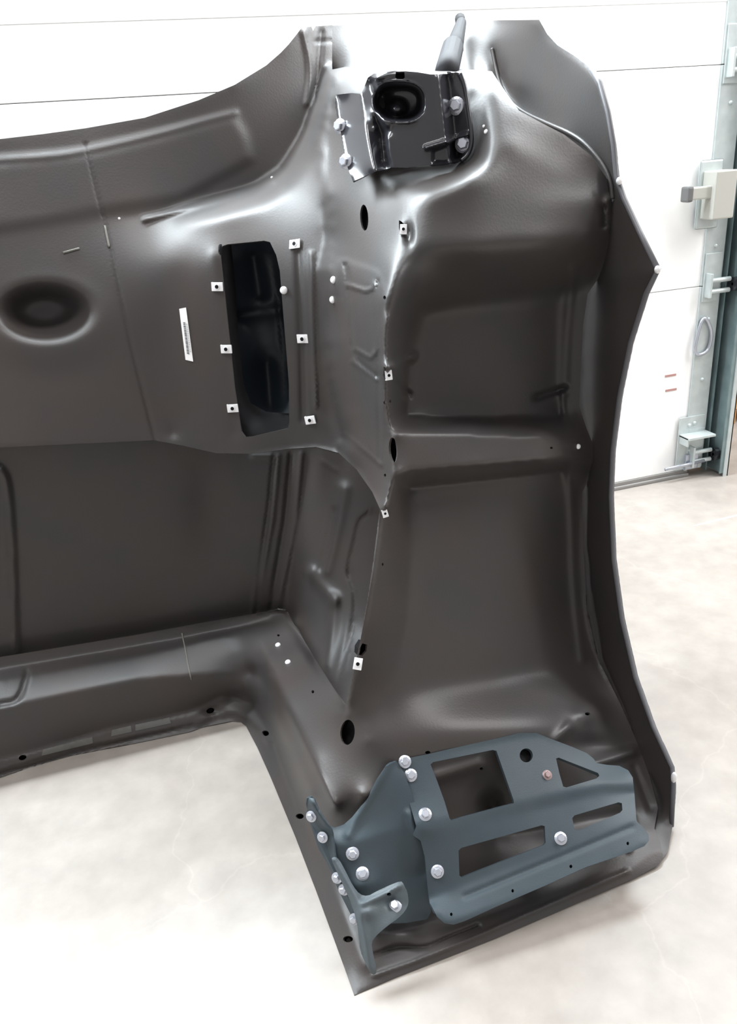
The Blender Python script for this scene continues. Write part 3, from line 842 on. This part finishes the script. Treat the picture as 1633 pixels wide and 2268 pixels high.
# ------------------------------------------------------------------ fasteners (one of each kind, then copies)
def bolt_mesh():
    bm = bmesh.new()
    lathe(bm, [(.0095, 0), (.0095, .0014), (.0072, .0026), (.0060, .0030)], 20)
    r = []
    for z, k in ((.0028, .0062), (.0075, .0062), (.0086, .0050)):
        r.append([bm.verts.new((k * math.cos(math.pi / 3 * i), k * math.sin(math.pi / 3 * i), z)) for i in range(6)])
    for A, Bv in zip(r[:-1], r[1:]):
        for i in range(6): bm.faces.new((A[i], A[(i + 1) % 6], Bv[(i + 1) % 6], Bv[i]))
    bm.faces.new(r[0][::-1]); bm.faces.new(r[-1])
    bmesh.ops.recalc_face_normals(bm, faces=bm.faces)
    me = bpy.data.meshes.new('bolt'); bm.to_mesh(me); bm.free(); me.materials.append(ZINC); return me


def nut_clip_mesh():
    bm = bmesh.new()
    bx(bm, -.0095, .0095, -.0068, .0068, 0, .0022, .0008)
    bx(bm, -.0095, -.0080, -.0068, .0068, -.004, .0006)
    me0 = bm
    lathe(bm, [(.0046, .0018), (.0046, .0034), (.0033, .0036)], 16)
    bmesh.ops.recalc_face_normals(bm, faces=bm.faces)
    for f_ in bm.faces: f_.material_index = 0
    k0 = len(bm.faces)
    lathe(bm, [(.0030, .0030), (.0030, .0040)], 12)
    bm.faces.ensure_lookup_table()
    for f_ in list(bm.faces)[k0:]: f_.material_index = 1
    me = bpy.data.meshes.new('nut_clip'); bm.to_mesh(me); bm.free(); me.materials.append(CLIP); me.materials.append(HOLE); return me


def pin_mesh():
    bm = bmesh.new(); lathe(bm, [(.0065, 0), (.0068, .001), (.0055, .0032), (.0022, .0042)], 18)
    bmesh.ops.recalc_face_normals(bm, faces=bm.faces)
    me = bpy.data.meshes.new('rivet'); bm.to_mesh(me); bm.free(); me.materials.append(CLIP)
    for p in me.polygons: p.use_smooth = True
    return me


BM, NM, PM = bolt_mesh(), nut_clip_mesh(), pin_mesh()


def fasten(nm, me, par, fr, spin=0.0, sc=1.0):
    o = bpy.data.objects.new(nm, me); COL.objects.link(o); o.parent = par
    setf(o, fr, spin, sc, ROOTS.get(par.name))
    return o


for (x, y, sp, sc) in ((654, 541, .12, 1.0), (482, 635, 0, 1.0), (502, 773, 0, 1.0), (516, 904, .05, 1.0), (671, 750, 0, 1.0), (688, 930, .12, 1.0)):
    fasten('nut_clip', NM, PC['inner_panel'], fC.frame(x, y, .002, 12), sp, sc * 1.12)
def facing(x, y, fld, h, k):
    """frame tilted between the surface normal and the sight line (clip bent out of the face)."""
    p, u, v, n = fld.frame(x, y, h, 8)
    d_ = CAMP - p; d_ /= np.linalg.norm(d_)
    n = n * (1 - k) + d_ * k; n /= np.linalg.norm(n)
    u = np.cross(np.array([0, 0, 1.0]), n); u /= np.linalg.norm(u); v = np.cross(n, u)
    return p, u, v, n
for (x, y, sp, sc) in ((894, 508, 1.5, .72), (861, 831, 1.6, .72), (853, 1137, 1.75, .62), (793, 1470, 1.35, .95)):
    par = PC['side_wall'] if y < 1100 else PC['fender_liner']
    fasten('nut_clip', NM, par, facing(x, y, fC, .006, .75), sp, sc)
for (x, y, par) in ((739, 620, 'side_wall'), (737, 664, 'side_wall'), (616, 1429, 'crossmember'), (638, 1467, 'crossmember'), (1281, 989, 'fender_liner')):
    fasten('rivet', PM, PC[par], facing(x, y, fC, .001, .5), 0, .85 if y != 989 else .7)
fasten('rivet', PM, PC['inner_panel'], facing(629, 643, fC, .002, .6), 0, 1.0)

# bar code sticker on the inner panel
fS = fC
sheet('barcode_label', [(397, 684), (412, 681), (428, 801), (411, 797)], type('O', (), {'__call__': lambda s, x, y: 1 / (1 / fS(x, y) - .0015)})(), PAPER, PC['inner_panel'], thick=.0006, s=6)
bars = []
random.seed(11)
t = .27
while t < .86:
    wd_ = random.choice((.008, .014, .02)); bars.append((t, t + wd_)); t += wd_ + random.choice((.008, .012))
bm = bmesh.new()
def lab(u, v):  # u across, v along the label
    a = np.array((397, 684)) * (1 - u) + np.array((412, 681)) * u; b = np.array((411, 797)) * (1 - u) + np.array((428, 801)) * u
    q = a * (1 - v) + b * v; return fC.P(q[0], q[1], .0022)
for a_, b_ in bars:
    bm.faces.new([bm.verts.new(lab(u, v)) for u, v in ((.30, a_), (.62, a_), (.62, b_), (.30, b_))])
for u0 in (.72, .84):
    for k in range(16):
        v0 = .30 + k * .034
        bm.faces.new([bm.verts.new(lab(u, v)) for u, v in ((u0, v0), (u0 + .05, v0), (u0 + .05, v0 + .018), (u0, v0 + .018))])
bm_obj('barcode', bm, INK, PC['inner_panel'])

# sealer smear marks along the seam and on the crossmember
for seq, wd2, nm in (([(232, 500), (238, 530), (242, 548)], .0022, 'sealer_smear'), ([(403, 1402), (412, 1445), (417, 1475), (424, 1505)], .0018, 'sealer_smear'), ([(140, 560), (176, 550)], .0022, 'sealer_smear')):
    bm = bmesh.new(); tube(bm, [fC.P(x, y, .0005) for x, y in smooth_poly(seq, False, 1)], wd2, 6)
    bm_obj(nm, bm, SEAL, hood, True)

PATCH = mat('tape_patch', (.085, .082, .076), .6)
off1 = type('O', (), {'__call__': lambda s, x, y: 1 / (1 / fC(x, y) - .001)})()
for pg in ([(95, 1660), (205, 1632), (206, 1646), (92, 1674)], [(248, 1617), (290, 1607), (292, 1621), (246, 1631)], [(300, 1605), (375, 1589), (379, 1602), (300, 1619)]):
    sheet('flange_patch', pg, off1, PATCH, PC['crossmember'], thick=.0006, s=6)

# ------------------------------------------------------------------ large steel bracket at the foot of the leg
fK = Field(880, 1590, 1480, 2080, [
    [(895, 1686, .925), (1000, 1662, .93), (1190, 1626, .945), (1395, 1690, .915)],
    [(930, 1822, .855), (1050, 1800, .858), (1200, 1765, .862), (1330, 1735, .865), (1405, 1735, .865)],
    [(935, 1840, .848), (1050, 1822, .850), (1200, 1790, .854), (1330, 1757, .857), (1410, 1757, .857)],
    [(945, 1995, .805), (1010, 1965, .805), (1200, 1893, .806), (1400, 1820, .808), (1420, 1815, .808)],
    [(955, 2015, .785), (990, 2045, .768), (1200, 1970, .768), (1350, 1910, .770), (1435, 1865, .775)]], 5)
kout = [(893, 1684), (900, 1680), (950, 1670), (1000, 1658), (1080, 1640), (1150, 1625), (1190, 1624), (1215, 1634), (1270, 1655), (1300, 1668), (1315, 1680), (1322, 1690), (1345, 1694), (1372, 1696), (1392, 1706), (1402, 1722), (1406, 1760), (1410, 1815),
        (1412, 1820), (1425, 1832), (1437, 1848), (1438, 1862), (1428, 1874), (1400, 1886), (1300, 1920), (1200, 1965), (1100, 2008), (1030, 2040), (1005, 2048), (985, 2045), (968, 2030), (957, 2008), (952, 2000),
        (948, 1960), (942, 1900), (932, 1862), (915, 1850), (922, 1830), (908, 1780), (898, 1750), (884, 1715), (870, 1698), (872, 1688)]
wins = [[(954, 1693), (960, 1688), (1092, 1661), (1100, 1663), (1138, 1772), (1139, 1779), (1000, 1817), (996, 1812), (985, 1775), (968, 1728)],
        [(1232, 1680), (1238, 1678), (1325, 1712), (1328, 1718), (1322, 1724), (1255, 1744), (1248, 1742), (1240, 1715)],
        [(1016, 1884), (1022, 1878), (1200, 1828), (1207, 1830), (1209, 1866), (1205, 1871), (1024, 1944), (1018, 1940)],
        [(1268, 1812), (1273, 1806), (1370, 1777), (1378, 1779), (1379, 1794), (1374, 1800), (1285, 1838), (1273, 1838)],
        ell(1166, 1673, 14.5, 15.5, 0, 26)]
small = [ell(1000, 2025, 3, 4, 0, 8), ell(1136, 1973, 3, 4, 0, 8), ell(1265, 1919, 3.5, 4, 0, 8), ell(1391, 1868, 3, 4, 0, 8), ell(1319, 1687, 5, 4, 0, 8)]
fK.line([(1030, 1985), (1200, 1915), (1400, 1832)], 5, -.004)
brk = sheet('mounting_bracket', kout, fK, [STEEL, STEEL], hood, holes=wins + small[:4], thick=.006, s=6)
brk['label'] = 'blue-grey steel bracket with four cut-out windows'
cavity(wins[4], fK, .012, brk, 'round_hole')
for h in small[:4]: cavity(h, fK, .005, brk)

fG = Field(640, 1640, 1000, 2140, [
    [(820, 1712, .925), (850, 1695, .93), (900, 1690, .935)],
    [(700, 1800, .930), (745, 1836, .91), (800, 1760, .918), (830, 1712, .922)],
    [(700, 1860, .905), (770, 1870, .880), (930, 1820, .877)],
    [(745, 1950, .868), (800, 1960, .842), (945, 1930, .855)],
    [(800, 2040, .815), (880, 2040, .815), (950, 2035, .82)]], 5)
cout = [(878, 1686), (868, 1690), (852, 1700), (835, 1725), (822, 1750), (815, 1770), (800, 1785), (780, 1810), (762, 1826), (742, 1833), (725, 1825), (708, 1796), (698, 1772), (690, 1764), (680, 1768), (678, 1780), (682, 1800),
        (700, 1850), (730, 1910), (755, 1960), (790, 2020), (850, 2046), (900, 2044), (946, 2036), (955, 2020), (950, 1960), (945, 1900), (935, 1860), (925, 1800), (910, 1750), (895, 1710)]
fG.line([(862, 1690), (822, 1765), (790, 1810), (772, 1850)], 9, .006)
fG.line([(905, 1800), (922, 1850)], 6, .008, 0)
fG.push(.012)
sheet('corner_gusset', cout, fG, [STEEL, STEEL], hood, thick=.004, s=6)
gus = bpy.data.objects['corner_gusset']
# side strap carrying the latch casting
fT = Field(640, 1730, 940, 2180, [
    [(680, 1768, .915), (706, 1800, .90), (735, 1850, .885), (745, 1900, .862), (775, 1960, .838), (812, 2050, .80)],
    [(678, 1795, .925), (700, 1870, .90), (735, 1940, .872), (800, 2066, .812)]], 3)
fT.line([(692, 1775), (712, 1812), (738, 1842)], 5, .008)
sheet('side_strap', [(684, 1766), (695, 1768), (706, 1790), (728, 1824), (738, 1850), (742, 1900), (775, 1955), (800, 2000), (812, 2050), (806, 2066), (796, 2056), (775, 2022), (750, 1972), (738, 1942), (722, 1908), (706, 1880), (692, 1838), (680, 1795)], fT, [STEEL, STEEL], hood, thick=.003, s=5)
sst = bpy.data.objects['side_strap']
fH = Field(640, 1730, 940, 2200, [
    [(735, 1905, .852), (765, 1960, .826), (790, 2000, .806), (798, 2060, .785), (812, 2150, .758)],
    [(748, 1900, .852), (778, 1950, .828), (812, 1984, .812), (845, 1972, .812), (892, 1952, .812)],
    [(903, 2000, .792), (860, 2048, .778), (826, 2080, .772), (836, 2150, .757)]], 4)
fH.line([(740, 1905), (766, 1950), (796, 2000), (806, 2060), (822, 2145)], 8, .007)
fH.line([(806, 2000), (845, 1985), (885, 1962)], 7, .008)
fH.dome(815, 2020, 15, 15, .010)
fH.dome(868, 2000, 15, 13, -.008)
CAST = mat('cast_steel', (0.062, 0.080, 0.092), 0.5, 0, 0.45, (20, (0.075, 0.092, 0.102), 0.35, 0.7), (300, 0.15))
sheet('latch_casting', smooth_poly([(733, 1902), (742, 1897), (752, 1904), (766, 1930), (782, 1962), (797, 1981), (815, 1985), (834, 1974), (862, 1961), (888, 1951), (894, 1957), (903, 1978), (906, 2000), (898, 2018), (882, 2034),
      (862, 2048), (845, 2062), (832, 2074), (823, 2088), (826, 2110), (835, 2145), (832, 2160), (820, 2156), (808, 2130), (798, 2106), (795, 2075), (790, 2040), (780, 2005), (762, 1965), (748, 1935)], True, 1),
      fH, [CAST, CAST], hood, holes=[ell(862, 1981, 5, 4, 0, 10)], thick=.008, s=4.5)
cavity(ell(862, 1981, 5, 4, 0, 10), fH, .006, bpy.data.objects['latch_casting'])
cast = bpy.data.objects['latch_casting']

for (x, y, f_, par, h) in ((897, 1687, fK, brk, 0), (910, 1717, fK, brk, 0), (942, 1804, fK, brk, 0), (969, 1930, fK, brk, 0), (1242, 1857, fK, brk, 0),
                           (781, 1890, fG, gus, 0), (803, 1935, fG, gus, 0), (876, 2006, fH, cast, .0)):
    fasten('bolt', BM, par, facing(x, y, f_, h, .35), random.random(), 1.05)
for (x, y, par) in ((690, 1808, sst), (715, 1854, sst), (747, 1944, cast), (762, 1970, cast), (786, 2035, cast)):
    p, u, v, n = facing(x, y, fT, .006, .5)
    n = np.array([-.55, -.72, .42]); n /= np.linalg.norm(n); u = np.cross([0, 0, 1.0], n); u /= np.linalg.norm(u); v = np.cross(n, u)
    fasten('bolt', BM, par, (p, u, v, n), random.random(), .9)
o = fasten('bolt', BM, brk, facing(1212, 1717, fK, .0, .35), .3, .85)
rb = BM.copy(); rb.materials.clear(); rb.materials.append(mat('rusty_zinc', (.34, .25, .25), .45, .5)); o.data = rb; o['label'] = 'rust-tinged bolt'

# ------------------------------------------------------------------ black stamped strut seat at the top
fU = Field(720, 130, 1100, 430, [
    [(745, 208, 1.40), (775, 390, 1.26), (786, 402, 1.25)],
    [(800, 205, 1.285), (808, 270, 1.265), (832, 380, 1.205)],
    [(822, 180, 1.28), (826, 270, 1.25)],
    [(830, 175, 1.225), (860, 165, 1.215), (960, 166, 1.205)],
    [(858, 300, 1.215), (862, 345, 1.21), (872, 370, 1.205)],
    [(838, 250, 1.22), (858, 280, 1.215)],
    [(832, 255, 1.262), (850, 300, 1.26), (852, 362, 1.245)],
    [(960, 166, 1.205), (975, 300, 1.195), (988, 360, 1.185)],
    [(972, 166, 1.20), (986, 300, 1.19), (996, 358, 1.18)],
    [(990, 168, 1.245), (1006, 300, 1.225), (1010, 355, 1.215)],
    [(1020, 160, 1.235), (1045, 300, 1.20), (1045, 345, 1.20)]], 2.5, step=2, iters=200)
# drawn cup
u_ = (fU.X - 885) / 50.0; v_ = (fU.Y - 226) / 38.0
q_ = np.abs(u_) ** 2.6 + np.abs(v_) ** 2.6
fU.push(-.060 * (1 / (1 + np.exp(np.minimum((q_ - 1) * 7, 60)))))
fU.line([(840, 190), (835, 225), (848, 258), (870, 270), (915, 270), (935, 250), (940, 215), (925, 188), (885, 178), (850, 183), (838, 200)], 4, .006, 1)
fU.dome(880, 240, 18, 17, .030, 2.0)
fU.dome(831, 284, 6, 6, .006)
# raised tongue at the right
fU.line([(945, 327), (985, 315), (1035, 298)], 5, .012, 0)
fU.pad([(960, 332), (1020, 310), (1022, 350), (985, 362), (960, 360)], 3, -.010)
seat_out = [(745, 210), (743, 225), (746, 250), (752, 275), (760, 320), (770, 370), (782, 402), (800, 394), (832, 380), (842, 378), (868, 371), (900, 371), (940, 367), (985, 362), (1010, 358), (1025, 350), (1040, 335), (1046, 310),
            (1044, 280), (1036, 230), (1030, 190), (1025, 164), (1010, 160), (985, 164), (955, 165), (925, 160), (900, 158), (875, 157), (850, 160), (828, 163), (815, 172), (806, 195), (800, 208), (780, 206), (760, 208)]
notch = [(877, 159), (896, 159), (897, 172), (893, 175), (880, 175), (876, 172)]
strut = sheet('strut_seat', seat_out, fU, [GLOSS, GLOSS], hood, holes=[notch], thick=.003, s=3.6)
cavity(notch, fU, .012, strut, 'slot')
strut['label'] = 'glossy black stamped steel seat with a drawn cup'
for (x, y) in ((754, 280), (767, 358)):
    p, u, v, n = fU.frame(x, y, .002, 3)
    n = np.array([-.75, -.6, .15]); n /= np.linalg.norm(n); u = np.cross([0, 0, 1.0], n); u /= np.linalg.norm(u); v = np.cross(n, u)
    fasten('bolt', BM, strut, (p, u, v, n), .3, 1.2)
for (x, y) in ((1011, 235), (1027, 319)):
    p, u, v, n = facing(x, y, fU, .0, .0)
    n = np.array([-.55, -.8, .1]); n /= np.linalg.norm(n); u = np.cross([0, 0, 1.0], n); u /= np.linalg.norm(u); v = np.cross(n, u)
    fasten('bolt', BM, strut, (p, u, v, n), .2, 1.35)
# dark edge bead of the seat flange
bm = bmesh.new()
tube(bm, [fU.P(x, y, .004) for x, y in smooth_poly([(1020, 163), (1030, 190), (1036, 235), (1044, 285), (1046, 320), (1036, 345), (1022, 356)], False, 2)], .0035, 8)
bm_obj('flange_bead', bm, GLOSS, strut, True)

# light specks of overspray / grit on the bulge
for (x, y) in ((1077, 292), (1072, 280), (264, 484), (602, 393)):
    fasten('rivet', PM, hood, facing(x, y, fC, .0, .4), 0, .35 if y != 292 else .5)
